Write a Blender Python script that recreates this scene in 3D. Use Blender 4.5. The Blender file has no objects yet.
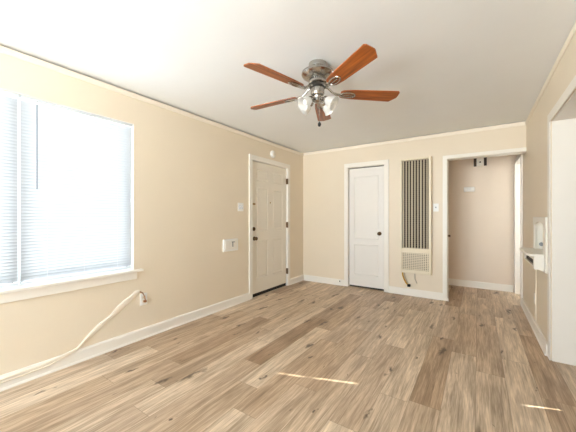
import bpy, bmesh, math, random
from mathutils import Vector, Matrix
random.seed(7)
PI = math.pi
C = bpy.context.scene.collection
SC = bpy.context.scene

# ------------------------------------------------------------------ camera
cam_d = bpy.data.cameras.new('camera')
cam = bpy.data.objects.new('camera', cam_d); C.objects.link(cam)
cam_d.sensor_width = 36.0
cam_d.lens = 284.0 / 576.0 * 36.0
cam_d.clip_start = 0.02
cam.location = (0, 0, 1.225)
cam.rotation_euler = (PI / 2, 0, math.radians(33.8))
SC.camera = cam

# ------------------------------------------------------------------ colour management, world, sun
SC.view_settings.view_transform = 'Standard'
SC.view_settings.look = 'None'
SC.view_settings.gamma = 1.0
SC.view_settings.use_curve_mapping = False
SC.view_settings.exposure = 1.87
SC.cycles.max_bounces = 14
SC.cycles.diffuse_bounces = 9
SC.cycles.transparent_max_bounces = 12
SC.cycles.sample_clamp_indirect = 6.0

SKY_STRENGTH = 5.0
world = bpy.data.worlds.new('daylight'); SC.world = world
world.use_nodes = True
wn, wl = world.node_tree.nodes, world.node_tree.links
wn.clear()
w_out = wn.new('ShaderNodeOutputWorld')
w_bg = wn.new('ShaderNodeBackground'); w_bg.inputs['Strength'].default_value = SKY_STRENGTH
w_tc = wn.new('ShaderNodeTexCoord')
w_sep = wn.new('ShaderNodeSeparateXYZ')
w_map = wn.new('ShaderNodeMapRange'); w_map.inputs['From Min'].default_value = -0.25; w_map.inputs['From Max'].default_value = 0.2
w_mix = wn.new('ShaderNodeMix'); w_mix.data_type = 'RGBA'
w_mix.inputs['A'].default_value = (1.75, 1.78, 1.78, 1)      # lower half of the world, raised to throw light onto the ceiling
w_mix.inputs['B'].default_value = (0.76, 0.85, 0.95, 1)       # bright hazy sky
wl.new(w_tc.outputs['Generated'], w_sep.inputs[0])
wl.new(w_sep.outputs['Z'], w_map.inputs['Value'])
wl.new(w_map.outputs['Result'], w_mix.inputs['Factor'])
wl.new(w_mix.outputs['Result'], w_bg.inputs['Color'])
wl.new(w_bg.outputs[0], w_out.inputs[0])

SUN_E = math.radians(22.0)
sun_dir = Vector((-0.9354 * math.cos(SUN_E), -0.3535 * math.cos(SUN_E), -math.sin(SUN_E)))
sun_d = bpy.data.lights.new('sun', 'SUN'); sun_d.energy = 12.0; sun_d.angle = math.radians(0.25)
sun_d.color = (1.0, 0.95, 0.86)
sun = bpy.data.objects.new('sun', sun_d); C.objects.link(sun)
sun.rotation_euler = sun_dir.to_track_quat('-Z', 'Y').to_euler()

def portal(loc, direction, sx, sy):
    d = bpy.data.lights.new('window_portal', 'AREA'); d.shape = 'RECTANGLE'; d.size = sx; d.size_y = sy
    d.cycles.is_portal = True
    o = bpy.data.objects.new('window_portal', d); C.objects.link(o)
    o.location = loc
    o.rotation_euler = Vector(direction).to_track_quat('-Z', 'Y').to_euler()
portal((-2.93, 0.42, 1.42), (1, 0, 0), 2.2, 1.5)
portal((-1.5, -2.56, 1.325), (0, 1, 0), 2.2, 1.95)
portal((3.36, 2.4, 1.585), (-1, 0, 0), 2.5, 0.9)
portal((1.08, 6.38, 1.525), (0, -1, 0), 0.72, 1.25)

# ------------------------------------------------------------------ materials
def lin(c):
    f = lambda v: v / 12.92 if v <= 0.04045 else ((v + 0.055) / 1.055) ** 2.4
    return tuple(f(v / 255.0) for v in c) + (1.0,)

def new_mat(name):
    m = bpy.data.materials.new(name); m.use_nodes = True
    nt = m.node_tree
    return m, nt, nt.nodes['Principled BSDF']

def paint(name, rgb, rough=0.5, bump=0.0, scale=60.0, metallic=0.0, var=0.03, vscale=2.5):
    """Plain painted, plastic or metal surface with slight colour variation and texture."""
    m, nt, b = new_mat(name)
    b.inputs['Roughness'].default_value = rough
    b.inputs['Metallic'].default_value = metallic
    tc = nt.nodes.new('ShaderNodeTexCoord')
    n = nt.nodes.new('ShaderNodeTexNoise'); n.inputs['Scale'].default_value = vscale; n.inputs['Detail'].default_value = 3
    nt.links.new(tc.outputs['Object'], n.inputs['Vector'])
    c = lin(rgb)
    mx = nt.nodes.new('ShaderNodeMix'); mx.data_type = 'RGBA'
    mx.inputs['A'].default_value = tuple(v * (1 - var) for v in c[:3]) + (1,)
    mx.inputs['B'].default_value = tuple(min(1, v * (1 + var)) for v in c[:3]) + (1,)
    nt.links.new(n.outputs['Fac'], mx.inputs['Factor'])
    nt.links.new(mx.outputs['Result'], b.inputs['Base Color'])
    if bump:
        n2 = nt.nodes.new('ShaderNodeTexNoise'); n2.inputs['Scale'].default_value = scale; n2.inputs['Detail'].default_value = 3
        nt.links.new(tc.outputs['Object'], n2.inputs['Vector'])
        bp = nt.nodes.new('ShaderNodeBump'); bp.inputs['Strength'].default_value = bump; bp.inputs['Distance'].default_value = 0.004
        nt.links.new(n2.outputs['Fac'], bp.inputs['Height'])
        nt.links.new(bp.outputs['Normal'], b.inputs['Normal'])
    return m

M = {}
M['wall'] = paint('beige_wall_paint', (229, 216, 195), 0.45, 0.15, 45)
M['hall'] = paint('hall_wall_paint', (226, 210, 193), 0.5, 0.15, 45)
M['ceiling'] = paint('ceiling_paint', (236, 238, 239), 0.7, 0.2, 12, var=0.02)
M['mould'] = paint('moulding_paint', (238, 228, 212), 0.5)
M['trim'] = paint('white_trim_paint', (238, 233, 224), 0.35)
M['door'] = paint('cream_door_paint', (232, 225, 212), 0.4)
M['closet'] = paint('white_door_paint', (232, 228, 222), 0.4)
M['plastic'] = paint('white_plastic', (240, 238, 234), 0.35)
M['ivory'] = paint('ivory_plastic', (232, 222, 204), 0.4)
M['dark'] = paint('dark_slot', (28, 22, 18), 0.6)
M['bronze'] = paint('dark_bronze', (104, 82, 58), 0.32, metallic=0.85)
M['brass'] = paint('aged_brass', (150, 120, 66), 0.3, metallic=0.9)
M['nickel'] = paint('brushed_nickel', (176, 172, 166), 0.22, metallic=1.0)
M['nickel_dark'] = paint('dark_nickel_band', (60, 56, 52), 0.4, metallic=0.7)  # dark metal of the fan flywheel and vent slots
M['heater'] = paint('heater_enamel', (229, 217, 192), 0.4)
M['heater_bar'] = paint('heater_bar_enamel', (206, 192, 164), 0.45)
M['heater_in'] = paint('heater_interior_slot_shade', (52, 42, 32), 0.7)
M['louvre'] = paint('heater_louvre_metal', (104, 90, 72), 0.5)
M['heater_low'] = paint('heater_lower_interior', (150, 138, 116), 0.7)
M['gas'] = paint('yellow_gas_line', (206, 160, 62), 0.4)
M['copper'] = paint('grey_tubing', (190, 182, 168), 0.35)
M['brown'] = paint('dark_brown_wood_strip', (58, 38, 20), 0.5)
M['plug'] = paint('brown_plug', (140, 92, 50), 0.5)
M['cable'] = paint('off_white_cable', (238, 228, 212), 0.5, 0.2, 70)
M['vinyl'] = paint('white_vinyl_frame', (236, 238, 240), 0.4)
M['rail'] = paint('blind_rail', (214, 220, 226), 0.4)
M['wand'] = paint('grey_wand', (128, 132, 138), 0.25)
M['rubber'] = paint('black_rubber', (22, 20, 19), 0.7)
M['niche'] = paint('niche_gloss_paint', (232, 228, 218), 0.3)

def slat_mat(name, dc, tc_):
    m = bpy.data.materials.new(name); m.use_nodes = True
    nt = m.node_tree; nt.nodes.clear()
    o = nt.nodes.new('ShaderNodeOutputMaterial')
    d = nt.nodes.new('ShaderNodeBsdfDiffuse'); d.inputs['Color'].default_value = dc
    t = nt.nodes.new('ShaderNodeBsdfTranslucent'); t.inputs['Color'].default_value = tc_
    x = nt.nodes.new('ShaderNodeMixShader'); x.inputs[0].default_value = 0.5
    nt.links.new(d.outputs[0], x.inputs[1]); nt.links.new(t.outputs[0], x.inputs[2])
    nt.links.new(x.outputs[0], o.inputs[0])
    return m
M['slat'] = slat_mat('blind_slat_vinyl', (0.80, 0.82, 0.84, 1), (0.145, 0.154, 0.162, 1))
M['shade_cloth'] = slat_mat('roller_shade_cloth', (0.8, 0.78, 0.74, 1), (0.45, 0.43, 0.40, 1))

def pane_mat():
    m = bpy.data.materials.new('window_glass'); m.use_nodes = True
    nt = m.node_tree; nt.nodes.clear()
    o = nt.nodes.new('ShaderNodeOutputMaterial')
    t = nt.nodes.new('ShaderNodeBsdfTransparent'); t.inputs['Color'].default_value = (0.96, 0.98, 0.98, 1)
    g = nt.nodes.new('ShaderNodeBsdfGlossy'); g.inputs['Roughness'].default_value = 0.02
    f = nt.nodes.new('ShaderNodeFresnel'); f.inputs['IOR'].default_value = 1.45
    x = nt.nodes.new('ShaderNodeMixShader')
    nt.links.new(f.outputs[0], x.inputs[0]); nt.links.new(t.outputs[0], x.inputs[1]); nt.links.new(g.outputs[0], x.inputs[2])
    nt.links.new(x.outputs[0], o.inputs[0])
    return m
M['glass'] = pane_mat()

def frosted_mat():
    m = bpy.data.materials.new('frosted_shade_glass'); m.use_nodes = True
    nt = m.node_tree; nt.nodes.clear()
    o = nt.nodes.new('ShaderNodeOutputMaterial')
    d = nt.nodes.new('ShaderNodeBsdfDiffuse'); d.inputs['Color'].default_value = (0.9, 0.9, 0.88, 1)
    t = nt.nodes.new('ShaderNodeBsdfTranslucent'); t.inputs['Color'].default_value = (0.92, 0.92, 0.9, 1)
    p = nt.nodes.new('ShaderNodeBsdfTransparent')
    g = nt.nodes.new('ShaderNodeBsdfGlossy'); g.inputs['Roughness'].default_value = 0.15
    a = nt.nodes.new('ShaderNodeMixShader'); a.inputs[0].default_value = 0.5
    b = nt.nodes.new('ShaderNodeMixShader'); b.inputs[0].default_value = 0.3
    c = nt.nodes.new('ShaderNodeMixShader'); c.inputs[0].default_value = 0.08
    nt.links.new(d.outputs[0], a.inputs[1]); nt.links.new(t.outputs[0], a.inputs[2])
    nt.links.new(a.outputs[0], b.inputs[1]); nt.links.new(p.outputs[0], b.inputs[2])
    nt.links.new(b.outputs[0], c.inputs[1]); nt.links.new(g.outputs[0], c.inputs[2])
    nt.links.new(c.outputs[0], o.inputs[0])
    return m
M['frosted'] = frosted_mat()

def blade_mat():
    m, nt, b = new_mat('cherry_blade_wood')
    L = nt.links.new
    tc = nt.nodes.new('ShaderNodeTexCoord')
    mp = nt.nodes.new('ShaderNodeMapping'); mp.inputs['Scale'].default_value = (3.0, 45.0, 10.0)
    n = nt.nodes.new('ShaderNodeTexNoise'); n.inputs['Scale'].default_value = 1.0; n.inputs['Detail'].default_value = 5
    r = nt.nodes.new('ShaderNodeValToRGB')
    r.color_ramp.elements[0].position = 0.3; r.color_ramp.elements[0].color = lin((104, 48, 10))
    r.color_ramp.elements[1].position = 0.72; r.color_ramp.elements[1].color = lin((180, 98, 36))
    L(tc.outputs['Object'], mp.inputs[0]); L(mp.outputs[0], n.inputs['Vector']); L(n.outputs['Fac'], r.inputs[0])
    L(r.outputs[0], b.inputs['Base Color'])
    b.inputs['Roughness'].default_value = 0.35
    return m
M['blade'] = blade_mat()

def floor_mat():
    m, nt, b = new_mat('vinyl_oak_planks')
    L = nt.links.new
    def math_(op, a, bb=None):
        n = nt.nodes.new('ShaderNodeMath'); n.operation = op
        for i, v in enumerate((a, bb)):
            if v is None: continue
            if isinstance(v, (int, float)): n.inputs[i].default_value = v
            else: L(v, n.inputs[i])
        return n.outputs[0]
    tc = nt.nodes.new('ShaderNodeTexCoord'); sp = nt.nodes.new('ShaderNodeSeparateXYZ')
    L(tc.outputs['Object'], sp.inputs[0])
    X, Y = sp.outputs['X'], sp.outputs['Y']
    PW, PL = 0.1835, 1.22
    xs = math_('DIVIDE', math_('ADD', X, 0.015), PW)
    col = math_('FLOOR', xs); fx = math_('FRACT', xs)
    w1 = nt.nodes.new('ShaderNodeTexWhiteNoise'); w1.noise_dimensions = '1D'; L(math_('ADD', col, 31.0), w1.inputs['W'])
    ys = math_('ADD', math_('DIVIDE', Y, PL), math_('MULTIPLY', w1.outputs['Value'], 7.0))
    row = math_('FLOOR', ys); fy = math_('FRACT', ys)
    cv = nt.nodes.new('ShaderNodeCombineXYZ'); L(col, cv.inputs[0]); L(row, cv.inputs[1]); cv.inputs[2].default_value = 4.2
    w2 = nt.nodes.new('ShaderNodeTexWhiteNoise'); w2.noise_dimensions = '3D'; L(cv.outputs[0], w2.inputs['Vector'])
    pid = w2.outputs['Value']
    ramp = nt.nodes.new('ShaderNodeValToRGB'); e = ramp.color_ramp.elements
    cols = [(166, 138, 111), (200, 176, 150), (214, 193, 168), (188, 160, 131), (228, 208, 183), (177, 150, 124)]
    e[0].position = 0; e[0].color = lin(cols[0]); e[1].position = 1; e[1].color = lin(cols[-1])
    for i, c in enumerate(cols[1:-1]):
        k = e.new((i + 1) / 5.0); k.color = lin(c)
    L(pid, ramp.inputs[0])
    off = math_('MULTIPLY', pid, 53.0)
    def stretched(sx, sy, detail, dist, rough=0.6):
        cb = nt.nodes.new('ShaderNodeCombineXYZ')
        L(math_('MULTIPLY', X, sx), cb.inputs[0]); L(math_('MULTIPLY', Y, sy), cb.inputs[1]); L(off, cb.inputs[2])
        n = nt.nodes.new('ShaderNodeTexNoise'); n.inputs['Scale'].default_value = 1.0
        n.inputs['Detail'].default_value = detail; n.inputs['Distortion'].default_value = dist; n.inputs['Roughness'].default_value = rough
        L(cb.outputs[0], n.inputs['Vector']); return n.outputs['Fac']
    broad = stretched(9.0, 1.1, 3, 1.2)
    grain = stretched(46.0, 2.2, 5, 0.8)
    fine = stretched(170.0, 7.0, 2, 0.0)
    def shade(colr, fac, lo, hi, p0, p1):
        r = nt.nodes.new('ShaderNodeMapRange'); r.inputs['From Min'].default_value = p0; r.inputs['From Max'].default_value = p1
        r.inputs['To Min'].default_value = lo; r.inputs['To Max'].default_value = hi; L(fac, r.inputs['Value'])
        mx = nt.nodes.new('ShaderNodeMix'); mx.data_type = 'RGBA'; mx.blend_type = 'MULTIPLY'; mx.inputs['Factor'].default_value = 1
        L(colr, mx.inputs['A'])
        g = nt.nodes.new('ShaderNodeCombineXYZ')
        for i, p in enumerate((1.0, 1.12, 1.25)):
            L(math_('POWER', r.outputs[0], p), g.inputs[i])
        L(g.outputs[0], mx.inputs['B']); return mx.outputs['Result']
    c = shade(ramp.outputs[0], broad, 0.72, 1.10, 0.33, 0.60)
    c = shade(c, grain, 0.76, 1.08, 0.36, 0.60)
    c = shade(c, fine, 0.80, 1.07, 0.35, 0.65)
    crack = stretched(64.0, 0.9, 4, 1.5)
    c = shade(c, crack, 1.0, 0.62, 0.60, 0.72)
    # knots: sparse, stretched along the plank
    cb = nt.nodes.new('ShaderNodeCombineXYZ')
    wob = stretched(14.0, 9.0, 2, 0.0)
    L(math_('ADD', math_('MULTIPLY', X, 6.5), math_('MULTIPLY', wob, 0.7)), cb.inputs[0])
    L(math_('ADD', math_('MULTIPLY', Y, 1.9), math_('MULTIPLY', wob, 0.5)), cb.inputs[1]); L(off, cb.inputs[2])
    vo = nt.nodes.new('ShaderNodeTexVoronoi'); vo.voronoi_dimensions = '2D'; vo.inputs['Scale'].default_value = 1.0
    L(cb.outputs[0], vo.inputs['Vector'])
    sc = nt.nodes.new('ShaderNodeSeparateColor'); L(vo.outputs['Color'], sc.inputs[0])
    size = math_('MULTIPLY', math_('GREATER_THAN', sc.outputs[0], 0.40), math_('ADD', 0.03, math_('MULTIPLY', math_('POWER', sc.outputs[1], 1.6), 0.22)))
    kn = math_('SUBTRACT', 1.0, math_('DIVIDE', vo.outputs['Distance'], math_('ADD', size, 0.0005)))
    knc = nt.nodes.new('ShaderNodeMapRange'); knc.inputs['From Min'].default_value = 0.0; knc.inputs['From Max'].default_value = 0.7
    knc.inputs['To Min'].default_value = 0.0; knc.inputs['To Max'].default_value = 0.85; L(kn, knc.inputs['Value'])
    kfac = math_('MULTIPLY', knc.outputs[0], math_('ADD', 0.45, math_('MULTIPLY', grain, 1.0)))
    mk = nt.nodes.new('ShaderNodeMix'); mk.data_type = 'RGBA'; L(kfac, mk.inputs['Factor']); L(c, mk.inputs['A'])
    mk.inputs['B'].default_value = lin((58, 38, 24))
    # plank joints
    ex = math_('MINIMUM', fx, math_('SUBTRACT', 1.0, fx)); ey = math_('MINIMUM', fy, math_('SUBTRACT', 1.0, fy))
    jx = math_('LESS_THAN', ex, 0.008); jy = math_('LESS_THAN', ey, 0.0013)
    j = math_('MULTIPLY', math_('MAXIMUM', jx, jy), 0.45)
    mj = nt.nodes.new('ShaderNodeMix'); mj.data_type = 'RGBA'; L(j, mj.inputs['Factor']); L(mk.outputs['Result'], mj.inputs['A'])
    mj.inputs['B'].default_value = lin((92, 70, 52))
    L(mj.outputs['Result'], b.inputs['Base Color'])
    b.inputs['Roughness'].default_value = 0.40
    bp = nt.nodes.new('ShaderNodeBump'); bp.inputs['Strength'].default_value = 0.12; bp.inputs['Distance'].default_value = 0.002
    L(grain, bp.inputs['Height']); L(bp.outputs['Normal'], b.inputs['Normal'])
    return m
M['floor'] = floor_mat()

# ------------------------------------------------------------------ mesh helpers
def box(bm, x0, x1, y0, y1, z0, z1, bevel=0.0):
    vs = [bm.verts.new((x, y, z)) for x in (x0, x1) for y in (y0, y1) for z in (z0, z1)]
    fs = [(0, 1, 3, 2), (4, 6, 7, 5), (0, 4, 5, 1), (2, 3, 7, 6), (0, 2, 6, 4), (1, 5, 7, 3)]
    faces = [bm.faces.new([vs[i] for i in f]) for f in fs]
    if bevel:
        es = list({e for f in faces for e in f.edges})
        bmesh.ops.bevel(bm, geom=es, offset=bevel, segments=2, affect='EDGES', profile=0.5)

def lathe(bm, prof, seg=32, mat=None, cap=True):
    """prof: (radius, height) list, spun about local Z; mat places it."""
    mat = mat or Matrix.Identity(4)
    rings = []
    for r, z in prof:
        if r < 1e-6: rings.append([bm.verts.new(mat @ Vector((0, 0, z)))])
        else: rings.append([bm.verts.new(mat @ Vector((r * math.cos(2 * PI * k / seg), r * math.sin(2 * PI * k / seg), z))) for k in range(seg)])
    for a, b in zip(rings, rings[1:]):
        for k in range(seg):
            k2 = (k + 1) % seg
            if len(a) == 1 and len(b) == 1: continue
            if len(a) == 1: bm.faces.new((a[0], b[k], b[k2]))
            elif len(b) == 1: bm.faces.new((a[k], b[0], a[k2]))
            else: bm.faces.new((a[k], b[k], b[k2], a[k2]))
    if cap:
        for rg in (rings[0], rings[-1]):
            if len(rg) > 2: bm.faces.new(rg)

def tube(bm, pts, rad, seg=10, closed=False):
    pts = [Vector(p) for p in pts]; n = len(pts); rings = []
    up = Vector((0.13, 0.21, 1)).normalized()
    for i, p in enumerate(pts):
        if closed: d = (pts[(i + 1) % n] - pts[i - 1]).normalized()
        else: d = (pts[min(i + 1, n - 1)] - pts[max(i - 1, 0)]).normalized()
        a = d.cross(up)
        if a.length < 0.05: a = d.cross(Vector((1, 0, 0)))
        a.normalize(); b2 = d.cross(a)
        r = rad[i] if isinstance(rad, (list, tuple)) else rad
        rings.append([bm.verts.new(p + r * (math.cos(2 * PI * k / seg) * a + math.sin(2 * PI * k / seg) * b2)) for k in range(seg)])
    prs = list(zip(rings, rings[1:])) + ([(rings[-1], rings[0])] if closed else [])
    for a, b2 in prs:
        for k in range(seg): bm.faces.new((a[k], b2[k], b2[(k + 1) % seg], a[(k + 1) % seg]))
    if not closed:
        bm.faces.new(rings[0]); bm.faces.new(rings[-1])

def prism(bm, pts2, axis, a0, a1, mat=None):
    """Extrude a 2D outline along an axis: outline is in the two remaining axes (in xyz order)."""
    mat = mat or Matrix.Identity(4)
    def P(p, a):
        v = [0, 0, 0]; o = [i for i in range(3) if i != axis]
        v[o[0]], v[o[1]], v[axis] = p[0], p[1], a
        return mat @ Vector(v)
    A = [bm.verts.new(P(p, a0)) for p in pts2]; B = [bm.verts.new(P(p, a1)) for p in pts2]
    n = len(A)
    bm.faces.new(A); bm.faces.new(B)
    for i in range(n): bm.faces.new((A[i], A[(i + 1) % n], B[(i + 1) % n], B[i]))

def obj(name, bm, mat, parent=None, smooth=False, bevel=0.0):
    bmesh.ops.recalc_face_normals(bm, faces=bm.faces[:])
    me = bpy.data.meshes.new(name); bm.to_mesh(me); bm.free()
    o = bpy.data.objects.new(name, me); C.objects.link(o)
    if mat: me.materials.append(mat)
    if parent: 
        o.parent = parent
        pl = parent.location.copy(); q = parent.parent
        while q: pl += q.location; q = q.parent
        me.transform(Matrix.Translation(-pl))
    if smooth:
        me.polygons.foreach_set('use_smooth', [True] * len(me.polygons))
        me.update()
        try:
            me.set_sharp_from_angle(angle=math.radians(38))
        except Exception: pass
    if bevel:
        md = o.modifiers.new('bevel', 'BEVEL'); md.width = bevel; md.segments = 2; md.limit_method = 'ANGLE'
    return o

def NB(): return bmesh.new()

def tag(o, label, cat, group=None, kind=None):
    o['label'] = label; o['category'] = cat
    if group: o['group'] = group
    if kind: o['kind'] = kind
    return o

def thing(name, label, cat, loc, group=None, kind=None):
    o = bpy.data.objects.new(name, None); C.objects.link(o); o.location = loc; o.empty_display_size = 0.05
    return tag(o, label, cat, group, kind)

def struct(name, bm, mat, label, cat, bevel=0.0):
    return tag(obj(name, bm, mat, bevel=bevel), label, cat, kind='structure')

def wall_pieces(bm, axis, t0, t1, s0, s1, z0, z1, holes=()):
    """A wall slab with rectangular openings: axis is its thickness axis (0: x, 1: y)."""
    ss = sorted({s0, s1} | {h[0] for h in holes} | {h[1] for h in holes})
    for a, b in zip(ss, ss[1:]):
        cut = sorted((h[2], h[3]) for h in holes if h[0] <= a + 1e-6 and h[1] >= b - 1e-6)
        z = z0; runs = []
        for c0, c1 in cut:
            if c0 > z + 1e-6: runs.append((z, c0))
            z = c1
        if z < z1 - 1e-6: runs.append((z, z1))
        for r0, r1 in runs:
            if axis == 0: box(bm, t0, t1, a, b, r0, r1)
            else: box(bm, a, b, t0, t1, r0, r1)

H = 2.44
XL, XR, YB, YR = -2.79, 0.51, 4.69, -2.4       # left, right, back and rear wall faces of the living room
HB = 5.82                                       # back wall of the hall

# ------------------------------------------------------------------ floor and ceiling
b = NB(); box(b, -3.0, 3.4, -2.65, 6.6, -0.12, 0.0); struct('floor', b, M['floor'], 'tan oak vinyl plank floor with dark knots', 'floor')
b = NB(); box(b, -3.0, 3.4, -2.65, 6.6, H, H + 0.12); struct('ceiling', b, M['ceiling'], 'plain white painted ceiling', 'ceiling')

# ------------------------------------------------------------------ walls
WY0, WY1, WZ0, WZ1 = -0.64, 1.467, 0.70, 2.125
b = NB(); box(b, -2.95, -2.93, -2.55, 4.83, H - 0.019, H); wall_pieces(b, 0, -2.95, XL, -2.55, 4.83, 0, H - 0.019, [(WY0, WY1, WZ0, WZ1), (3.195, 4.145, 0, 2.066)])
struct('wall_left', b, M['wall'], 'beige wall with the blinds and the entry door', 'wall')
b = NB(); box(b, XL, XR, 4.80, 4.83, H - 0.009, H); wall_pieces(b, 1, YB, 4.83, XL, XR, 0, H - 0.009, [(-1.885, -1.258, 0, 2.066), (-0.385, XR, 0, 2.055)])
struct('wall_back', b, M['wall'], 'beige back wall with closet door and wall furnace', 'wall')
NY0, NY1, NZ0, NZ1 = 3.50, 4.02, 0.875, 1.175    # telephone niche recess
OY0, OY1, OZ = 1.15, 3.245, 2.035                # wide opening into the kitchen
DY0, DY1, DZ = 5.09, 5.72, 2.055                 # doorway off the hall
b = NB(); box(b, 0.62, 0.65, -2.55, 4.83, H - 0.008, H); box(b, XR, 0.65, 4.83, 6.05, H - 0.008, H); wall_pieces(b, 0, XR, 0.65, -2.55, 6.05, 0, H - 0.008, [(NY0, NY1, NZ0, NZ1), (OY0, OY1, 0, OZ), (DY0, DY1, 0, DZ)])
struct('wall_right', b, M['wall'], 'beige right wall with telephone niche and kitchen opening', 'wall')
b = NB(); wall_pieces(b, 1, -2.55, YR, XL, XR, 0, H, [(-2.6, -0.4, 0.35, 2.3)])
struct('wall_rear', b, M['wall'], 'beige wall behind the viewpoint', 'wall')
b = NB(); wall_pieces(b, 1, HB, 5.96, -1.45, XR, 0, H); struct('wall_hall_back', b, M['hall'], 'pinkish beige wall at the back of the hall', 'wall')
b = NB(); wall_pieces(b, 0, -1.45, -1.33, 4.83, HB, 0, H); struct('wall_hall_left', b, M['hall'], 'end wall of the hall behind the closet', 'wall')
# kitchen shell beyond the right opening
KX = 3.2
b = NB(); wall_pieces(b, 1, -0.42, -0.30, 0.65, 3.34, 0, H); struct('wall_kitchen_near', b, M['wall'], 'near kitchen wall beyond the right opening', 'wall')
b = NB(); wall_pieces(b, 1, 4.0, 4.12, 0.65, 3.34, 0, H); struct('wall_kitchen_back', b, M['wall'], 'kitchen back wall beyond the right opening', 'wall')
b = NB(); wall_pieces(b, 0, KX, 3.34, -0.30, 4.0, 0, H, [(1.20, 3.64, 1.15, 2.02)]); struct('wall_kitchen_far', b, M['wall'], 'kitchen far wall with a shaded window', 'wall')
# small room off the hall
b = NB(); wall_pieces(b, 1, 6.25, 6.37, 0.65, 1.9, 0, H, [(0.72, 1.44, 0.9, 2.15)]); struct('wall_bath_back', b, M['trim'], 'white back wall of the small room off the hall', 'wall')
b = NB(); wall_pieces(b, 1, 4.83, 4.95, 0.65, 1.9, 0, H); struct('wall_bath_near', b, M['trim'], 'white near wall of the small room off the hall', 'wall')
b = NB(); wall_pieces(b, 0, 1.78, 1.9, 4.95, 6.25, 0, H); struct('wall_bath_right', b, M['trim'], 'white far wall of the small room off the hall', 'wall')
b = NB(); wall_pieces(b, 0, 0.53, 0.65, 6.05, 6.37, 0, H); struct('wall_bath_left', b, M['trim'], 'short white wall of the small room off the hall', 'wall')

# unseen wall added outside to keep the low sun out of the small room
b = NB(); box(b, 3.0, 3.25, 6.7, 9.0, -0.1, 4.2); struct('wall_sun_block', b, M['trim'], 'unseen pale wall added outside to block the sun', 'wall')

# ------------------------------------------------------------------ mouldings and baseboards
def mould_profile(gap):      # (distance from wall, z)
    t = H - gap
    return [(0, t - 0.048), (0.006, t - 0.048), (0.010, t - 0.036), (0.012, t - 0.008), (0.009, t), (0, t)]
b = NB(); prism(b, [(XL + d, z) for d, z in mould_profile(0.019)], 1, YR, YB); struct('trim_1', b, M['mould'], 'cream ceiling moulding along the left wall', 'moulding')
b = NB(); prism(b, [(YB - d, z) for d, z in mould_profile(0.009)], 0, XL + 0.012, XR - 0.012); struct('trim_2', b, M['mould'], 'cream ceiling moulding along the back wall', 'moulding')
b = NB(); prism(b, [(XR - d, z) for d, z in mould_profile(0.008)], 1, YR, YB); struct('trim_3', b, M['mould'], 'cream ceiling moulding along the right wall', 'moulding')

def base_profile(h=0.105):
    return [(0, 0), (0.024, 0), (0.024, 0.008), (0.016, 0.018), (0.016, h - 0.014), (0.010, h), (0, h)]
b = NB(); prism(b, [(XL + d, z) for d, z in base_profile()], 1, YR, 3.135); prism(b, [(XL + d, z) for d, z in base_profile()], 1, 4.215, YB)
struct('baseboard_left', b, M['trim'], 'white baseboard along the left wall', 'baseboard')
b = NB()
for x0, x1 in ((XL + 0.024, -1.95), (-1.186, -0.428)): prism(b, [(YB - d, z) for d, z in base_profile()], 0, x0, x1)
struct('baseboard_back', b, M['trim'], 'white baseboard along the back wall', 'baseboard')
b = NB(); prism(b, [(XR - d, z) for d, z in base_profile()], 1, 3.325, 5.02); struct('baseboard_right', b, M['trim'], 'white baseboard along the right wall', 'baseboard')
b = NB(); prism(b, [(HB - d, z) for d, z in base_profile(0.11)], 0, -1.33, 0.47); struct('baseboard_hall', b, M['trim'], 'white baseboard along the hall wall', 'baseboard')

# ------------------------------------------------------------------ casings
b = NB()   # entry door casing and jamb
for y0, y1 in ((3.135, 3.203), (4.140, 4.215)): box(b, XL, XL + 0.018, y0, y1, 0, 2.06)
box(b, XL, XL + 0.018, 3.135, 4.215, 2.06, 2.133)
box(b, -2.93, XL, 3.195, 3.205, 0, 2.058); box(b, -2.93, XL, 4.137, 4.145, 0, 2.058); box(b, -2.93, XL, 3.195, 4.145, 2.056, 2.066)
struct('trim_4', b, M['trim'], 'cream casing around the entry door', 'door casing', bevel=0.003)
b = NB()   # closet casing and jamb
for x0, x1 in ((-1.947, -1.878), (-1.264, -1.189)): box(b, x0, x1, YB - 0.018, YB, 0, 2.06)
box(b, -1.947, -1.189, YB - 0.018, YB, 2.06, 2.133)
box(b, -1.885, -1.876, YB, 4.81, 0, 2.058); box(b, -1.267, -1.258, YB, 4.81, 0, 2.058); box(b, -1.885, -1.258, YB, 4.81, 2.056, 2.066)
struct('trim_5', b, M['trim'], 'white casing around the closet door', 'door casing', bevel=0.003)
b = NB()   # hall opening casing and jamb
box(b, -0.428, -0.370, YB - 0.018, YB, 0, 2.05); box(b, -0.428, XR, YB - 0.018, YB, 2.05, 2.098)
box(b, -0.385, -0.366, YB, 4.85, 0, 2.045); box(b, -0.385, XR, YB, 4.85, 2.045, 2.055)
box(b, -0.372, -0.352, YB - 0.02, YB - 0.005, 0, 0.04)
struct('trim_6', b, M['trim'], 'white casing around the hall opening', 'door casing', bevel=0.003)
b = NB()   # kitchen opening casing and jamb lining
box(b, XR - 0.008, XR, OY1 - 0.01, 3.318, 0, 2.035); box(b, XR - 0.008, XR, OY0 - 0.08, 3.318, 2.025, 2.10); box(b, XR - 0.008, XR, OY0 - 0.08, OY0 + 0.01, 0, 2.025)
box(b, XR + 0.010, 0.665, OY1 - 0.012, OY1, 0, OZ); box(b, XR + 0.010, 0.665, OY0, OY0 + 0.012, 0, OZ); box(b, XR + 0.010, 0.665, OY0, OY1, OZ - 0.012, OZ)
box(b, 0.65, 0.67, OY1 - 0.01, 3.32, 0, 2.035); box(b, 0.65, 0.67, OY0 - 0.08, 3.32, 2.025, 2.10)
struct('trim_7', b, M['trim'], 'wide white casing of the kitchen opening at right', 'door casing', bevel=0.0025)
b = NB()   # doorway off the hall
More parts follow.
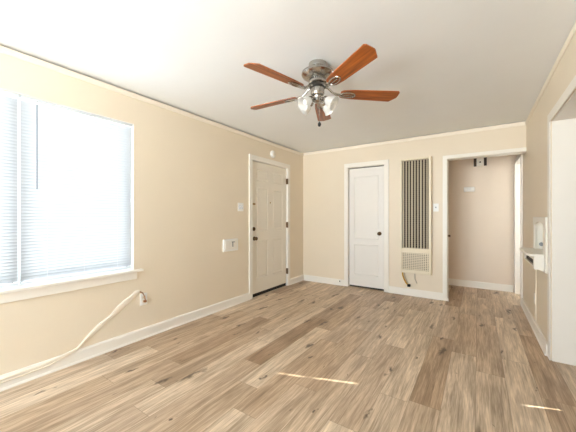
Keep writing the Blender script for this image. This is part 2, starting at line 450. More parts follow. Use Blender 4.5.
box(b, XR - 0.03, XR, DY1 - 0.01, 5.80, 0, 2.05); box(b, XR - 0.02, XR, 5.022, DY0 + 0.01, 0, 2.05); box(b, XR - 0.025, XR, 5.022, 5.80, 2.045, 2.12)
box(b, XR, 0.66, DY1 - 0.012, DY1, 0, DZ); box(b, XR, 0.66, DY0, DY0 + 0.012, 0, DZ); box(b, XR, 0.66, DY0, DY1, DZ - 0.012, DZ)
struct('trim_8', b, M['trim'], 'white casing of the doorway at the right end of the hall', 'door casing', bevel=0.003)

# ------------------------------------------------------------------ windows
def window(name, label, axis, t0, t1, s0, s1, z0, z1, mulls, sign, fixed=False):
    """frame (with mullions), sashes and panes set in a wall opening; t is the thickness axis."""
    mid = (t0 + t1) / 2
    def bx(bm, s_0, s_1, z_0, z_1, a, c):
        if axis == 0: box(bm, a, c, s_0, s_1, z_0, z_1)
        else: box(bm, s_0, s_1, a, c, z_0, z_1)
    loc = (mid, (s0 + s1) / 2, z0) if axis == 0 else ((s0 + s1) / 2, mid, z0)
    w = thing(name, label, 'window', loc, kind='structure')
    f = NB(); bx(f, s0, s1, z0, z0 + 0.022, t0, t1); bx(f, s0, s1, z1 - 0.022, z1, t0, t1)
    cuts = [s0] + mulls + [s1]
    bx(f, s0, s0 + 0.022, z0 + 0.022, z1 - 0.022, t0, t1); bx(f, s1 - 0.022, s1, z0 + 0.022, z1 - 0.022, t0, t1)
    for m_ in mulls: bx(f, m_ - 0.02, m_ + 0.02, z0 + 0.022, z1 - 0.022, t0, t1)
    obj('frame', f, M['vinyl'], w)
    for a, c in zip(cuts, cuts[1:]):
        a2 = a + (0.022 if a == s0 else 0.02); c2 = c - (0.022 if c == s1 else 0.02)
        zm = (z0 + z1) / 2
        rows = [(z0 + 0.022, z1 - 0.022, 0.0)] if fixed else [(z0 + 0.022, zm + 0.02, 0.008), (zm - 0.02, z1 - 0.022, -0.008)]
        for zz0, zz1, dt in rows:
            s = NB(); q0, q1 = mid - 0.012 + dt * sign, mid + 0.012 + dt * sign
            for g in ((a2, c2, zz0, zz0 + 0.024), (a2, c2, zz1 - 0.024, zz1), (a2, a2 + 0.024, zz0, zz1), (c2 - 0.024, c2, zz0, zz1)): bx(s, *g, q0, q1)
            so = obj('sash', s, M['vinyl'], w)
            p = NB(); bx(p, a2 + 0.02, c2 - 0.02, zz0 + 0.02, zz1 - 0.02, mid - 0.002 + dt * sign, mid + 0.002 + dt * sign)
            obj('pane', p, M['glass'], so)
    return w
w1 = window('window_1', 'wide window behind the white blinds in the left wall', 0, -2.945, -2.865, WY0, WY1, WZ0 + 0.002, WZ1, [0.637], 1, True)
s = NB(); box(s, -2.865, -2.745, WY0 - 0.075, 1.54, 0.680, 0.702); st = obj('sill', s, M['trim'], w1, bevel=0.004)
s = NB(); box(s, XL, -2.774, WY0 - 0.045, 1.49, 0.610, 0.680); obj('apron', s, M['trim'], w1, bevel=0.003)
s = NB(); box(s, -2.865, XL, WY1 - 0.006, WY1, WZ0 + 0.002, WZ1); box(s, -2.865, XL, WY0, WY0 + 0.006, WZ0 + 0.002, WZ1); box(s, -2.865, XL, WY0, WY1, WZ1 - 0.006, WZ1)
obj('return', s, M['trim'], w1)
window('window_2', 'window behind the viewpoint', 1, -2.53, -2.45, -2.6, -0.4, 0.35, 2.3, [-1.5], 1)
window('window_3', 'window of the small room off the hall', 1, 6.27, 6.34, 0.72, 1.44, 0.9, 2.15, [], 1)

# kitchen far window: covered by a roller shade except for a narrow gap at its edge, where the low sun comes in
w5 = thing('window_4', 'shaded kitchen far window', 'window', (3.28, 2.4, 1.15), kind='structure')
b = NB(); box(b, 3.208, 3.212, 1.14, 3.492, 1.10, 2.08); sh5 = obj('roller_shade', b, M['shade_cloth'], w5)
b = NB(); box(b, 3.200, 3.216, 3.5045, 3.66, 1.10, 2.08); box(b, 3.200, 3.207, 3.485, 3.509, 1.83, 1.86); box(b, 3.200, 3.207, 3.485, 3.509, 1.275, 1.70); box(b, 3.200, 3.207, 3.485, 3.509, 1.96, 2.08); box(b, 3.200, 3.207, 3.485, 3.509, 1.10, 1.195)  # unseen strip with added tabs that break the sun streak into dashes
obj('sun_slit_guide', b, M['vinyl'], w5)
b = NB(); box(b, 3.29, 3.33, 3.60, 3.64, 1.15, 2.02); box(b, 3.29, 3.33, 1.20, 1.24, 1.15, 2.02); box(b, 3.29, 3.33, 1.24, 3.60, 1.15, 1.17); box(b, 3.29, 3.33, 1.24, 3.60, 2.0, 2.02)
obj('frame', b, M['vinyl'], w5)
b = NB(); box(b, 3.308, 3.312, 1.23, 3.61, 1.16, 2.01); obj('pane', b, M['glass'], w5)

# ------------------------------------------------------------------ blinds
def blind(label, y0, y1, z_top, z_bot, wand_y=None, cords=()):
    cx = -2.815
    t = thing('window_blind', label, 'blind', (cx, (y0 + y1) / 2, z_top), 'white mini blinds on the left window')
    h = NB(); box(h, cx - 0.018, cx + 0.018, y0, y1, z_top - 0.030, z_top, 0.003); obj('headrail', h, M['rail'], t)
    s = NB(); pitch = 0.0238; n = int((z_top - 0.050 - (z_bot + 0.022)) / pitch) + 1
    ang = math.radians(-66); W = 0.0168
    for k in range(n):
        zc = z_top - 0.050 - k * pitch
        row = []
        for u in (-1, -0.5, 0, 0.5, 1):
            lx = u * W; lz = 0.0030 * (1 - u * u)
            # room-side edge tilted up
            px = cx + lx * math.cos(ang) + lz * math.sin(ang); pz = zc - lx * math.sin(ang) + lz * math.cos(ang)
            row.append((s.verts.new((px, y0 + 0.004, pz)), s.verts.new((px, y1 - 0.004, pz))))
        for a, c in zip(row, row[1:]): s.faces.new((a[0], c[0], c[1], a[1]))
    obj('slats', s, M['slat'], t, smooth=True)
    r = NB(); box(r, cx - 0.012, cx + 0.012, y0 + 0.002, y1 - 0.002, z_bot, z_bot + 0.014, 0.003); obj('bottom_rail', r, M['rail'], t)
    for cy in cords:
        c = NB(); tube(c, [(cx + 0.0135, cy, z_top - 0.03), (cx + 0.0135, cy, z_bot + 0.01)], 0.0005, 5); obj('ladder_cord', c, M['vinyl'], t)
    if wand_y is not None:
        wd = NB(); tube(wd, [(cx + 0.02, wand_y, z_top - 0.045), (cx + 0.024, wand_y, z_top - 0.69)], 0.0042, 6); wo = obj('tilt_wand', wd, M['wand'], t)
        hk = NB(); tube(hk, [(cx + 0.016, wand_y, z_top - 0.018), (cx + 0.026, wand_y, z_top - 0.022), (cx + 0.020, wand_y, z_top - 0.046)], 0.002, 6); obj('hook', hk, M['nickel'], wo)
    return t
blind('white mini blind nearer the entry door, with a grey tilt wand', 0.642, 1.458, 2.118, 0.722, 0.735, (0.80, 1.05, 1.32))
blind('white mini blind cut off by the left edge of the photo', -0.625, 0.634, 2.118, 0.722, None, (0.45, 0.0, -0.45))

# ------------------------------------------------------------------ doors
def panel_door(bm, u0, u1, z0, z1, face, back, panels, place, flat=False):
    """Slab with raised panels: u along the wall, place(u, d, z) maps to world (d is distance into the room)."""
    us = sorted({u0, u1} | {p[0] for p in panels} | {p[1] for p in panels})
    def quad(a): bm.faces.new([bm.verts.new(place(*v)) for v in a])
    zs = sorted({z0, z1} | {p[2] for p in panels} | {p[3] for p in panels})
    for ua, ub in zip(us, us[1:]):
        for za, zb in zip(zs, zs[1:]):
            if any(p[0] <= ua + 1e-6 and p[1] >= ub - 1e-6 and p[2] <= za + 1e-6 and p[3] >= zb - 1e-6 for p in panels): continue
            quad([(ua, face, za), (ub, face, za), (ub, face, zb), (ua, face, zb)])
    for p0, p1, q0, q1 in panels:
        steps = [(0, face), (0.012, face - 0.006), (0.022, face - 0.006), (0.042, face - 0.001)]
        if flat: steps = [(0, face), (0.006, face - 0.003), (0.012, face - 0.008)]
        rings = [[(p0 + o, d, q0 + o), (p1 - o, d, q0 + o), (p1 - o, d, q1 - o), (p0 + o, d, q1 - o)] for o, d in steps]
        for A, B in zip(rings, rings[1:]):
            for k in range(4): quad([A[k], A[(k + 1) % 4], B[(k + 1) % 4], B[k]])
        quad(rings[-1])
    quad([(u0, back, z0), (u0, back, z1), (u1, back, z1), (u1, back, z0)])
    for e in (((u0, z0), (u1, z0)), ((u1, z0), (u1, z1)), ((u1, z1), (u0, z1)), ((u0, z1), (u0, z0))):
        (ua, za), (ub, zb) = e
        quad([(ua, face, za), (ub, face, zb), (ub, back, zb), (ua, back, za)])
    bmesh.ops.remove_doubles(bm, verts=bm.verts[:], dist=1e-5)

def rotm(axis_dir, loc):
    return Matrix.Translation(loc) @ Vector(axis_dir).to_track_quat('Z', 'Y').to_matrix().to_4x4()

KNOB = [(0.0, 0.060), (0.012, 0.059), (0.024, 0.053), (0.029, 0.044), (0.027, 0.034), (0.016, 0.026), (0.011, 0.018), (0.012, 0.010), (0.030, 0.007), (0.032, 0.0)]

# entry door
XD = -2.806
d1 = thing('door_1', 'cream six panel entry door with dark bronze knob in the left wall', 'door', (XD, 3.67, 0), kind='structure')
b = NB()
u0, u1 = 3.209, 4.133
sw = 0.115; pw = (u1 - u0 - 3 * sw) / 2
pu = [(u0 + sw, u0 + sw + pw), (u1 - sw - pw, u1 - sw)]
pan = [(a, c, q0, q1) for a, c in pu for q0, q1 in ((0.27, 0.86), (0.99, 1.66), (1.76, 1.94))]
panel_door(b, u0, u1, 0.052, 2.052, 0.0, -0.042, pan, lambda u, d, z: (XD + d, u, z))
obj('slab', b, M['door'], d1)
b = NB(); box(b, XD - 0.045, XD - 0.012, 3.205, 4.137, 0.0, 0.052); obj('door_sweep', b, M['rubber'], d1)
for z in (1.83, 1.07, 0.26):
    b = NB(); tube(b, [(XL + 0.014, 4.137, z - 0.05), (XL + 0.014, 4.137, z + 0.05)], 0.010, 10); box(b, XL - 0.018, XL + 0.006, 4.128, 4.146, z - 0.048, z + 0.048)
    obj('hinge', b, M['bronze'], d1)
b = NB(); lathe(b, KNOB, 20, rotm((1, 0, 0), (XD, 3.275, 0.885))); obj('door_knob', b, M['bronze'], d1, True)
b = NB(); lathe(b, [(0, 0.022), (0.018, 0.021), (0.028, 0.014), (0.031, 0.0)], 20, rotm((1, 0, 0), (XD, 3.262, 1.03))); box(b, XD + 0.018, XD + 0.032, 3.259, 3.265, 1.015, 1.045); obj('deadbolt', b, M['bronze'], d1, True)
b = NB(); box(b, XD, XD + 0.014, 3.235, 3.290, 1.392, 1.418); box(b, XD + 0.012, XD + 0.030, 3.200, 3.262, 1.398, 1.412); obj('surface_latch', b, M['brass'], d1, bevel=0.002)
b = NB(); lathe(b, [(0, 0.008), (0.008, 0.008), (0.013, 0.004), (0.013, 0)], 14, rotm((1, 0, 0), (XD, 3.671, 1.44))); obj('peephole', b, M['brass'], d1, True)

# closet door
YD = 4.716
d2 = thing('door_2', 'white two panel closet door with dark knob in the back wall', 'door', (-1.57, YD, 0), kind='structure')
b = NB(); u0, u1 = -1.868, -1.277
panel_door(b, u0, u1, 0.03, 2.040, 0.0, -0.036, [(u0 + 0.085, u1 - 0.085, 0.22, 0.74), (u0 + 0.085, u1 - 0.085, 0.83, 1.90)], lambda u, d, z: (u, YD - d, z), True)
obj('slab', b, M['closet'], d2)
b = NB(); lathe(b, KNOB, 20, rotm((0, -1, 0), (-1.345, YD, 0.935))); obj('door_knob', b, M['bronze'], d2, True)
for z in (1.80, 0.40):
    b = NB(); tube(b, [(-1.871, YD - 0.008, z - 0.04), (-1.871, YD - 0.008, z + 0.04)], 0.006, 8); obj('hinge', b, M['closet'], d2)
b = NB(); box(b, -1.876, -1.267, 4.75, 4.80, 0, 2.056); obj('light_stop', b, M['dark'], d2)  # dark sheet added behind the closet slab to keep its edge gaps dark
b = NB(); box(b, -2.935, XD - 0.046, 3.205, 4.137, 0, 2.056); obj('light_stop', b, M['dark'], d1)  # added dark block stopping light leaks around the entry slab

# ------------------------------------------------------------------ ceiling fan
FX, FY = -1.065, 2.015
fan = thing('ceiling_fan', 'brushed nickel ceiling fan with five cherry wood blades and glass shades', 'ceiling fan', (FX, FY, H))
def at_fan(): return Matrix.Translation((FX, FY, 0))
b = NB(); lathe(b, [(0.070, H), (0.072, 2.425), (0.068, 2.405), (0.050, 2.396), (0.048, 2.380)], 36, at_fan()); obj('canopy', b, M['nickel'], fan, True)
b = NB(); lathe(b, [(0.052, 2.383), (0.110, 2.378), (0.126, 2.368), (0.128, 2.352), (0.120, 2.340), (0.100, 2.328), (0.070, 2.322), (0.064, 2.318), (0.064, 2.296), (0.072, 2.292), (0.072, 2.282), (0.060, 2.276), (0.056, 2.272)], 40, at_fan()); mo = obj('motor_housing', b, M['nickel'], fan, True)
b = NB()
for k in range(24):
    a = 2 * PI * k / 24
    m_ = at_fan() @ Matrix.Rotation(a, 4, 'Z')
    bb = NB(); box(bb, 0.0635, 0.0650, -0.003, 0.003, 2.300, 2.314); bb.transform(m_)
    me = bpy.data.meshes.new('tmp'); bb.to_mesh(me); bb.free(); b.from_mesh(me); bpy.data.meshes.remove(me)
obj('vent', b, M['nickel_dark'], mo)
b = NB(); lathe(b, [(0.058, 2.272), (0.066, 2.268), (0.066, 2.248), (0.050, 2.244)], 32, at_fan()); obj('flywheel', b, M['nickel_dark'], fan, True)
b = NB(); lathe(b, [(0.046, 2.246), (0.053, 2.240), (0.055, 2.200), (0.050, 2.188), (0.034, 2.180), (0.030, 2.165), (0.034, 2.160), (0.034, 2.140), (0.020, 2.130), (0, 2.126)], 32, at_fan()); obj('switch_housing', b, M['nickel'], fan, True)

def blade_outline():
    r0, r1 = 0.185, 0.662
    pts = [(r0, -0.032), (r0 + 0.02, -0.046), (r0 + 0.10, -0.056), (r1 - 0.014, -0.067), (r1 - 0.002, -0.054), (r1, 0.006), (r1 - 0.004, 0.016), (r1 - 0.044, 0.067), (r0 + 0.10, 0.056), (r0 + 0.02, 0.046), (r0, 0.032)]
    return pts
ZB = 2.205
def place_mesh(bm, ang):
    bm.transform(Matrix.Translation((FX, FY, ZB)) @ Matrix.Rotation(ang, 4, 'Z'))
def blade_parts():
    pitch = Matrix.Rotation(math.radians(-12), 4, 'X')
    bl = NB(); prism(bl, blade_outline(), 2, -0.003, 0.004, pitch)
    br = NB()
    ring = [pitch @ Vector((0.245 + 0.060 * math.cos(a), 0.027 * math.sin(a), -0.0065)) for a in [2 * PI * k / 28 for k in range(28)]]
    tube(br, ring, 0.0062, 8, closed=True)
    tube(br, [pitch @ Vector((0.20, 0, -0.0065)), pitch @ Vector((0.285, 0, -0.0065))], 0.0055, 8)
    tube(br, [(0.050, 0.0, 0.052), (0.085, 0.0, 0.045), (0.120, 0.0, 0.012), (0.150, 0.0, -0.006), (0.190, 0, -0.007)], [0.012, 0.010, 0.009, 0.009, 0.008], 10)
    for sy in (-1, 1):
        tube(br, [(0.125, 0.0, 0.008), (0.155, 0.016 * sy, -0.003), (0.195, 0.012 * sy, -0.006)], 0.005, 8)
    return bl, br
a0 = math.radians(-104.5)
bl, br = blade_parts()
def mk_child(name, bm, mat, parent, smooth):
    bmesh.ops.recalc_face_normals(bm, faces=bm.faces[:])
    me = bpy.data.meshes.new(name); bm.to_mesh(me); bm.free(); me.materials.append(mat)
    if smooth:
        me.polygons.foreach_set('use_smooth', [True] * len(me.polygons)); me.set_sharp_from_angle(angle=math.radians(38))
    o = bpy.data.objects.new(name, me); C.objects.link(o); o.parent = parent; return o
bl0 = mk_child('blade', bl, M['blade'], fan, False)
br0 = mk_child('blade_bracket', br, M['nickel'], bl0, True)
bl0.location = (0, 0, ZB - H); bl0.rotation_euler = (0, 0, a0)
for k in range(1, 5):
    o = bl0.copy(); C.objects.link(o); o.parent = fan; o.rotation_euler = (0, 0, a0 + k * 2 * PI / 5)
    c = br0.copy(); C.objects.link(c); c.parent = o

def shade_parts():
    tilt = Matrix.Translation((0.052, 0, 2.150 - H)) @ Matrix.Rotation(math.radians(180 - 58), 4, 'Y')
    arm = NB(); tube(arm, [(0.020, 0, 2.152 - H), (0.045, 0, 2.158 - H), tilt @ Vector((0, 0, 0.012))], 0.009, 8)
    lathe(arm, [(0.0, -0.002), (0.022, 0.0), (0.028, 0.012), (0.028, 0.026), (0.024, 0.028)], 20, tilt)
    sh = NB(); lathe(sh, [(0.024, 0.022), (0.028, 0.030), (0.040, 0.050), (0.044, 0.066), (0.046, 0.082), (0.051, 0.096), (0.056, 0.102), (0.054, 0.103), (0.049, 0.097), (0.044, 0.083), (0.042, 0.067), (0.038, 0.051), (0.025, 0.030)], 28, tilt, cap=False)
    bu = NB(); lathe(bu, [(0.0, 0.020), (0.012, 0.024), (0.014, 0.040), (0.021, 0.056), (0.023, 0.068), (0.017, 0.082), (0.0, 0.088)], 20, tilt)
    return arm, sh, bu
arm, sh, bu = shade_parts()
arm0 = mk_child('lamp_arm', arm, M['nickel'], fan, True)
sh0 = mk_child('glass_shade', sh, M['frosted'], arm0, True)
bu0 = mk_child('bulb', bu, M['plastic'], arm0, True)
base_ang = math.radians(33.8)
angs = [base_ang + math.radians(v) for v in (-28, 34, 146, 208)]
arm0.rotation_euler = (0, 0, angs[0])
for a in angs[1:]:
    o = arm0.copy(); C.objects.link(o); o.parent = fan; o.rotation_euler = (0, 0, a)
    for src in (sh0, bu0):
        c = src.copy(); C.objects.link(c); c.parent = o
px, py = FX + 0.030, FY - 0.030
b = NB(); tube(b, [(px, py, 2.185), (px + 0.006, py - 0.008, 2.15), (px + 0.006, py - 0.008, 1.955)], 0.0016, 6); pc = obj('pull_chain', b, M['nickel'], fan)
b = NB(); lathe(b, [(0, 1.962), (0.006, 1.957), (0.012, 1.945), (0.013, 1.935), (0.008, 1.924), (0, 1.921)], 14, Matrix.Translation((px + 0.006, py - 0.008, 0))); obj('fob', b, M['rubber'], pc, True)

# ------------------------------------------------------------------ wall furnace
HX0, HX1, HZ0, HZ1, HD = -1.008, -0.568, 0.355, 2.105, 0.075
HF = YB - HD
ht = thing('wall_furnace', 'tall cream gas wall furnace with slatted grille between closet and hall', 'wall heater', ((HX0 + HX1) / 2, YB, HZ0))
DIV = 0.70
b = NB()
box(b, HX0, HX0 + 0.03, HF, YB, HZ0, HZ1); box(b, HX1 - 0.038, HX1, HF, YB, HZ0, HZ1)
box(b, HX0 + 0.03, HX1 - 0.038, HF, YB, HZ1 - 0.030, HZ1); box(b, HX0 + 0.03, HX1 - 0.038, HF, YB, DIV - 0.035, DIV + 0.035); box(b, HX0 + 0.03, HX1 - 0.038, HF, YB, HZ0, HZ0 + 0.055)
obj('cabinet', b, M['heater'], ht, bevel=0.004)
b = NB(); box(b, HX0 + 0.02, HX1 - 0.03, YB - 0.012, YB - 0.002, DIV, HZ1 - 0.02); obj('heat_chamber', b, M['heater_in'], ht)
b = NB(); gx0, gx1, gz0, gz1 = HX0 + 0.03, HX1 - 0.038, DIV + 0.035, HZ1 - 0.030
n = 9
for k in range(n):
    x = gx0 + (gx1 - gx0) * (k + 0.5) / n
    w_ = 0.0062 if k % 3 else 0.0085
    box(b, x - w_, x + w_, HF + 0.006, HF + 0.014, gz0, gz1)
obj('grille_bars', b, M['heater_bar'], ht)
b = NB(); n = 46
for k in range(n):
    z = gz0 + (gz1 - gz0) * (k + 0.5) / n
    box(b, gx0 + 0.012, gx1 - 0.012, HF + 0.030, HF + 0.034, z - 0.005, z + 0.005)
obj('louvre', b, M['louvre'], ht)
b = NB(); lx0, lx1, lz0, lz1 = gx0 - 0.004, gx1 + 0.008, HZ0 + 0.055, DIV - 0.035
box(b, lx0, lx1, YB - 0.03, YB - 0.02, lz0, lz1); acc = obj('lower_backing', b, M['heater_low'], ht)
b = NB()
for k in range(13):
    x = gx0 + (gx1 - gx0) * (k + 0.5) / 13; box(b, x - 0.006, x + 0.006, HF + 0.004, HF + 0.010, lz0, lz1)
for k in range(10):
    z = lz0 + (lz1 - lz0) * (k + 0.5) / 10; box(b, gx0, gx1, HF + 0.011, HF + 0.015, z - 0.005, z + 0.005)
obj('lower_grille', b, M['heater'], ht)
b = NB(); tube(b, [(-0.975, YB - 0.045, 0.365), (-0.972, YB - 0.04, 0.31), (-0.955, YB - 0.035, 0.25), (-0.925, YB - 0.035, 0.195), (-0.895, YB - 0.035, 0.165)], 0.011, 10); gl = obj('gas_line', b, M['gas'], ht, True)
b = NB(); box(b, -0.905, -0.862, YB - 0.055, YB - 0.015, 0.140, 0.178, 0.006); tube(b, [(-0.884, YB - 0.035, 0.16), (-0.884, YB, 0.16)], 0.010, 8); box(b, -0.900, -0.868, YB - 0.072, YB - 0.055, 0.168, 0.180); obj('shutoff_valve', b, M['rubber'], gl)
b = NB(); tube(b, [(-0.955, YB - 0.04, 0.365), (-0.94, YB - 0.03, 0.28), (-0.905, YB - 0.03, 0.20)], 0.006, 8); obj('pilot_tube', b, M['copper'], ht, True)
b = NB(); tube(b, [(-0.80, YB - 0.03, 0.365), (-0.80, YB - 0.025, 0.27), (-0.77, YB - 0.025, 0.20)], 0.006, 8); obj('thermostat_wire', b, M['copper'], ht, True)

# ------------------------------------------------------------------ wall plates and small fittings
def plate_left(name, label, cat, y, z, w, h, toggles=(), d=0.007, mat='plastic', group=None):
    t = thing(name, label, cat, (XL, y, z), group)
    b = NB(); box(b, XL, XL + d, y - w / 2, y + w / 2, z - h / 2, z + h / 2, 0.0025); obj('plate', b, M[mat], t)
    return t
t = plate_left('light_switch', 'white double toggle switch plate left of the entry door', 'light switch', 2.961, 1.352, 0.112, 0.118)
for dy in (-0.023, 0.023):
    b = NB(); box(b, XL + 0.006, XL + 0.011, 2.961 + dy - 0.012, 2.961 + dy + 0.012, 1.325, 1.379); o = obj('toggle_slot', b, M['rail'], t)
    b = NB(); box(b, XL + 0.009, XL + 0.022, 2.961 + dy - 0.005, 2.961 + dy + 0.005, 1.350, 1.366, 0.002); obj('toggle', b, M['plastic'], o)
t = thing('wall_box', 'wide flat white wall box with small dark lever, below the double switch', 'wall box', (XL, 2.757, 0.833))
b = NB(); box(b, XL, XL + 0.022, 2.622, 2.892, 0.752, 0.915, 0.005); obj('housing', b, M['plastic'], t)
b = NB(); box(b, XL + 0.020, XL + 0.026, 2.650, 2.865, 0.775, 0.892, 0.002); obj('front_panel', b, M['trim'], t)
b = NB(); box(b, XL + 0.025, XL + 0.030, 2.765, 2.820, 0.868, 0.877); box(b, XL + 0.025, XL + 0.034, 2.775, 2.786, 0.810, 0.880); obj('lever', b, M['wand'], t)
t = thing('alarm_sensor', 'round white alarm above the entry door', 'alarm', (XL, 3.713, 2.232))
b = NB(); lathe(b, [(0.060, 0.0), (0.060, 0.012), (0.052, 0.024), (0.034, 0.030)], 28, rotm((1, 0, 0), (XL, 3.713, 2.232))); obj('base', b, M['plastic'], t, True)
b = NB(); lathe(b, [(0.030, 0.028), (0.028, 0.036), (0.0, 0.040)], 24, rotm((1, 0, 0), (XL, 3.713, 2.232))); obj('cover', b, M['ivory'], t, True)
t = plate_left('wall_outlet', 'white outlet with a small brown plug under the window corner', 'outlet', 1.561, 0.392, 0.074, 0.118)
for dz in (-0.02, 0.02):
    b = NB(); box(b, XL + 0.006, XL + 0.010, 1.545, 1.577, 0.392 + dz - 0.014, 0.392 + dz + 0.014, 0.003); s_ = obj('socket', b, M['ivory'], t)
    b = NB()
    for dy in (-0.006, 0.006): box(b, XL + 0.0095, XL + 0.0108, 1.561 + dy - 0.0015, 1.561 + dy + 0.0015, 0.392 + dz - 0.004, 0.392 + dz + 0.007)
    obj('slot', b, M['dark'], s_)
t = thing('power_plug', 'brown cord with a plug hooked into the outlet under the window', 'plug', (XL, 1.555, 0.40))
b = NB(); box(b, XL + 0.0105, XL + 0.040, 1.553, 1.575, 0.364, 0.384, 0.004); obj('plug_body', b, M['plug'], t)
b = NB(); tube(b, [(XL + 0.035, 1.562, 0.380), (XL + 0.036, 1.550, 0.43), (XL + 0.030, 1.535, 0.465), (XL + 0.018, 1.515, 0.478)], 0.005, 8); obj('cord', b, M['plug'], t, True)

# flat off-white cable run
b = NB()
cp = [(1.522, 0.482, 0.020), (1.49, 0.472, 0.030), (1.44, 0.44, 0.040), (1.385, 0.402, 0.046), (1.33, 0.365, 0.040), (1.27, 0.318, 0.030), (1.22, 0.285, 0.026), (1.16, 0.25, 0.032), (1.10, 0.205, 0.028), (1.04, 0.152, 0.022), (0.99, 0.122, 0.020), (0.92, 0.103, 0.020), (0.85, 0.092, 0.022), (0.75, 0.083, 0.018), (0.65, 0.080, 0.016), (0.53, 0.082, 0.014), (0.40, 0.082, 0.014)]
prev = None
for i, (y, z, w_) in enumerate(cp):
    wob = 0.003 * math.sin(i * 2.3)
    near = 1.0 if z < 0.14 else 0.0
    xx = XL + 0.001 + 0.018 * near
    dx, dz = 0.0, 1.0
    hw = w_ * (0.68 + 0.10 * math.sin(i * 1.9))
    n_y, n_z = -0.5, 0.86
    if z < 0.12: n_y, n_z = 0.0, 1.0
    ring = [b.verts.new((xx, y - n_y * hw, z - n_z * hw + wob)), b.verts.new((xx + 0.006, y - n_y * hw * 0.8, z - n_z * hw * 0.8 + wob)), b.verts.new((xx + 0.009, y, z + wob)),
            b.verts.new((xx + 0.006, y + n_y * hw * 0.8, z + n_z * hw * 0.8 + wob)), b.verts.new((xx, y + n_y * hw, z + n_z * hw + wob))]
    if prev:
        for k in range(5): b.faces.new((prev[k], prev[(k + 1) % 5], ring[(k + 1) % 5], ring[k]))
    else: b.faces.new(ring)
    prev = ring
b.faces.new(prev)
tube(b, [(XL + 0.022, 0.95, 0.108), (XL + 0.024, 0.80, 0.066), (XL + 0.024, 0.62, 0.060), (XL + 0.024, 0.40, 0.062)], 0.005, 6)
tag(obj('flat_cable', b, M['cable'], smooth=True), 'flat off-white cable wandering down the wall from outlet to baseboard', 'cable')

# back wall fittings
t = thing('light_switch', 'white single switch plate between furnace and hall opening', 'light switch', (-0.516, YB, 1.350))
b = NB(); box(b, -0.552, -0.480, YB - 0.007, YB, 1.291, 1.409, 0.0025); obj('plate', b, M['plastic'], t)
b = NB(); box(b, -0.521, -0.511, YB - 0.020, YB - 0.006, 1.342, 1.362, 0.002); obj('toggle', b, M['wand'], t)
t = thing('phone_jack', 'small jack with dark socket on the baseboard left of the closet', 'jack', (-2.022, YB - 0.016, 0.082))
b = NB(); box(b, -2.048, -1.996, YB - 0.032, YB - 0.015, 0.052, 0.112, 0.004); obj('housing', b, M['trim'], t)
b = NB(); prism(b, [(-2.034, 0.066), (-2.010, 0.066), (-2.022, 0.098)], 1, YB - 0.034, YB - 0.031); obj('socket', b, M['dark'], t)
t = thing('latch_knob', 'small dark knob on the left jamb of the hall opening', 'knob', (-0.366, 4.74, 0.936))
b = NB(); lathe(b, [(0, 0.034), (0.012, 0.032), (0.017, 0.024), (0.012, 0.014), (0.008, 0.008), (0.017, 0.004), (0.017, 0.0)], 18, rotm((1, 0, 0), (-0.366, 4.735, 0.936))); obj('knob', b, M['bronze'], t, True)

# hall fittings
t = thing('door_chime', 'beige door chime with two dark brown side strips high in the hall', 'door chime', (0.03, HB, 2.15))
b = NB(); box(b, -0.022, 0.080, HB - 0.035, HB, 2.075, 2.245, 0.004); obj('chime_body', b, M['trim'], t)
for x0, x1, z0 in ((-0.062, -0.022, 2.070), (0.080, 0.120, 2.072)):
    b = NB(); box(b, x0, x1, HB - 0.042, HB, z0, 2.25, 0.003); obj('side_strip', b, M['brown'], t)
b = NB(); lathe(b, [(0.0, 0.006), (0.011, 0.005), (0.013, 0.0)], 14, rotm((0, -1, 0), (0.029, HB - 0.034, 2.135))); obj('button', b, M['brown'], t, True)
t = thing('alarm_box', 'small white rectangular alarm on the hall wall', 'alarm', (-0.128, HB, 1.683))
b = NB(); box(b, -0.208, -0.050, HB - 0.040, HB, 1.642, 1.725, 0.012); obj('housing', b, M['plastic'], t)
b = NB()
for k in range(4): box(b, -0.165, -0.100, HB - 0.0415, HB - 0.039, 1.668 + k * 0.010, 1.671 + k * 0.010)
obj('vent', b, M['rail'], t)

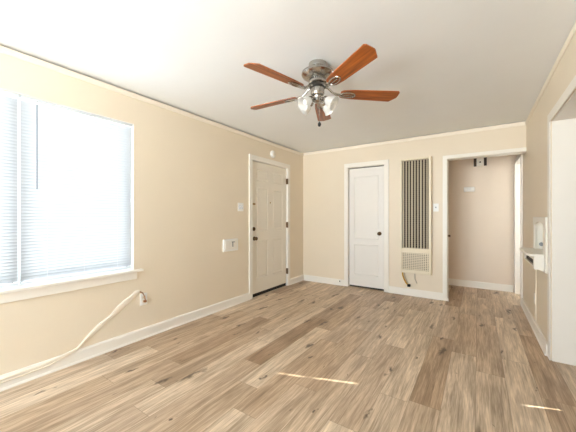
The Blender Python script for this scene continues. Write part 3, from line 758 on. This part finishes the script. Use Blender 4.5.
# ------------------------------------------------------------------ telephone niche on the right wall
t = thing('telephone_niche', 'white built-in telephone niche with a shelf on the right wall', 'niche', (XR, 3.75, 0.87))
FX0 = XR - 0.012
b = NB()
box(b, FX0, XR, 3.97, 4.075, 0.875, 1.215)                               # far stile
box(b, FX0 - 0.006, XR, 3.330, 3.455, 0.72, 1.215)                        # near stile, runs down past the shelf
arc = [(3.455, 1.215), (3.97, 1.215), (3.97, 1.135)]                       # arched head rail
for k in range(11):
    a = k / 10.0; yy = 3.97 - a * (3.97 - 3.455); arc.append((yy, 1.135 + 0.035 * math.sin(PI * a)))
b2 = arc
prism(b, [(y, z) for y, z in b2], 0, FX0, XR)
obj('frame', b, M['niche'], t, bevel=0.002)
b = NB(); wall = [(0.512, 0.516)]
box(b, 0.600, 0.612, NY0 + 0.001, NY1 - 0.001, NZ0 + 0.001, NZ1 - 0.001); box(b, 0.512, 0.600, NY1 - 0.012, NY1 - 0.001, NZ0 + 0.001, NZ1 - 0.001); box(b, 0.512, 0.600, NY0 + 0.001, NY0 + 0.012, NZ0 + 0.001, NZ1 - 0.001)
obj('recess_lining', b, M['niche'], t)
b = NB(); prism(b, [(0.60, 3.52), (XR, 3.41), (0.405, 3.415), (0.380, 3.47), (0.378, 4.03), (0.392, 4.09), (XR, 4.09), (0.60, 4.0)], 2, 0.853, 0.876); obj('shelf', b, M['niche'], t, bevel=0.004)
b = NB()   # book slot box below the shelf, with a sloped underside
prism(b, [(XR, 0.853), (0.425, 0.853), (0.425, 0.818), (XR, 0.818)], 1, 3.43, 4.06)
prism(b, [(XR, 0.765), (0.425, 0.765), (0.428, 0.748), (0.452, 0.736), (XR, 0.712)], 1, 3.43, 4.06)
box(b, 0.4235, XR, 3.415, 3.455, 0.736, 0.8525); box(b, 0.4245, XR, 4.04, 4.062, 0.75, 0.8525)
obj('book_slot', b, M['niche'], t, bevel=0.003)
b = NB(); box(b, 0.440, XR - 0.001, 3.455, 4.04, 0.765, 0.818); obj('slot_shade', b, M['heater_in'], t)  # dark block filling the slot, painted in place of the shade inside
b = NB(); lathe(b, [(0, 0.006), (0.016, 0.006), (0.020, 0.0)], 16, rotm((0, -1, 0.0), (0.56, NY1 - 0.012, 0.925))); obj('cord_hole', b, M['wand'], t, True)
t = thing('telephone_outlet', 'narrow beige outlet plate on the right wall below the niche', 'outlet', (XR, 4.02, 0.34))
b = NB(); box(b, XR - 0.007, XR, 3.985, 4.055, 0.282, 0.398, 0.0025); obj('plate', b, M['trim'], t)
b = NB(); box(b, XR - 0.010, XR - 0.006, 4.008, 4.032, 0.325, 0.355, 0.002); obj('socket', b, M['rail'], t)
b = NB(); tube(b, [(XR - 0.012, 3.92, 0.735), (XR - 0.005, 3.925, 0.66), (XR - 0.004, 3.93, 0.50), (XR - 0.004, 3.935, 0.30), (XR - 0.004, 3.93, 0.112)], 0.004, 6)
tag(obj('hanging_wire', b, M['cable'], smooth=True), 'thin beige cord hanging from the niche to the right baseboard', 'cord')
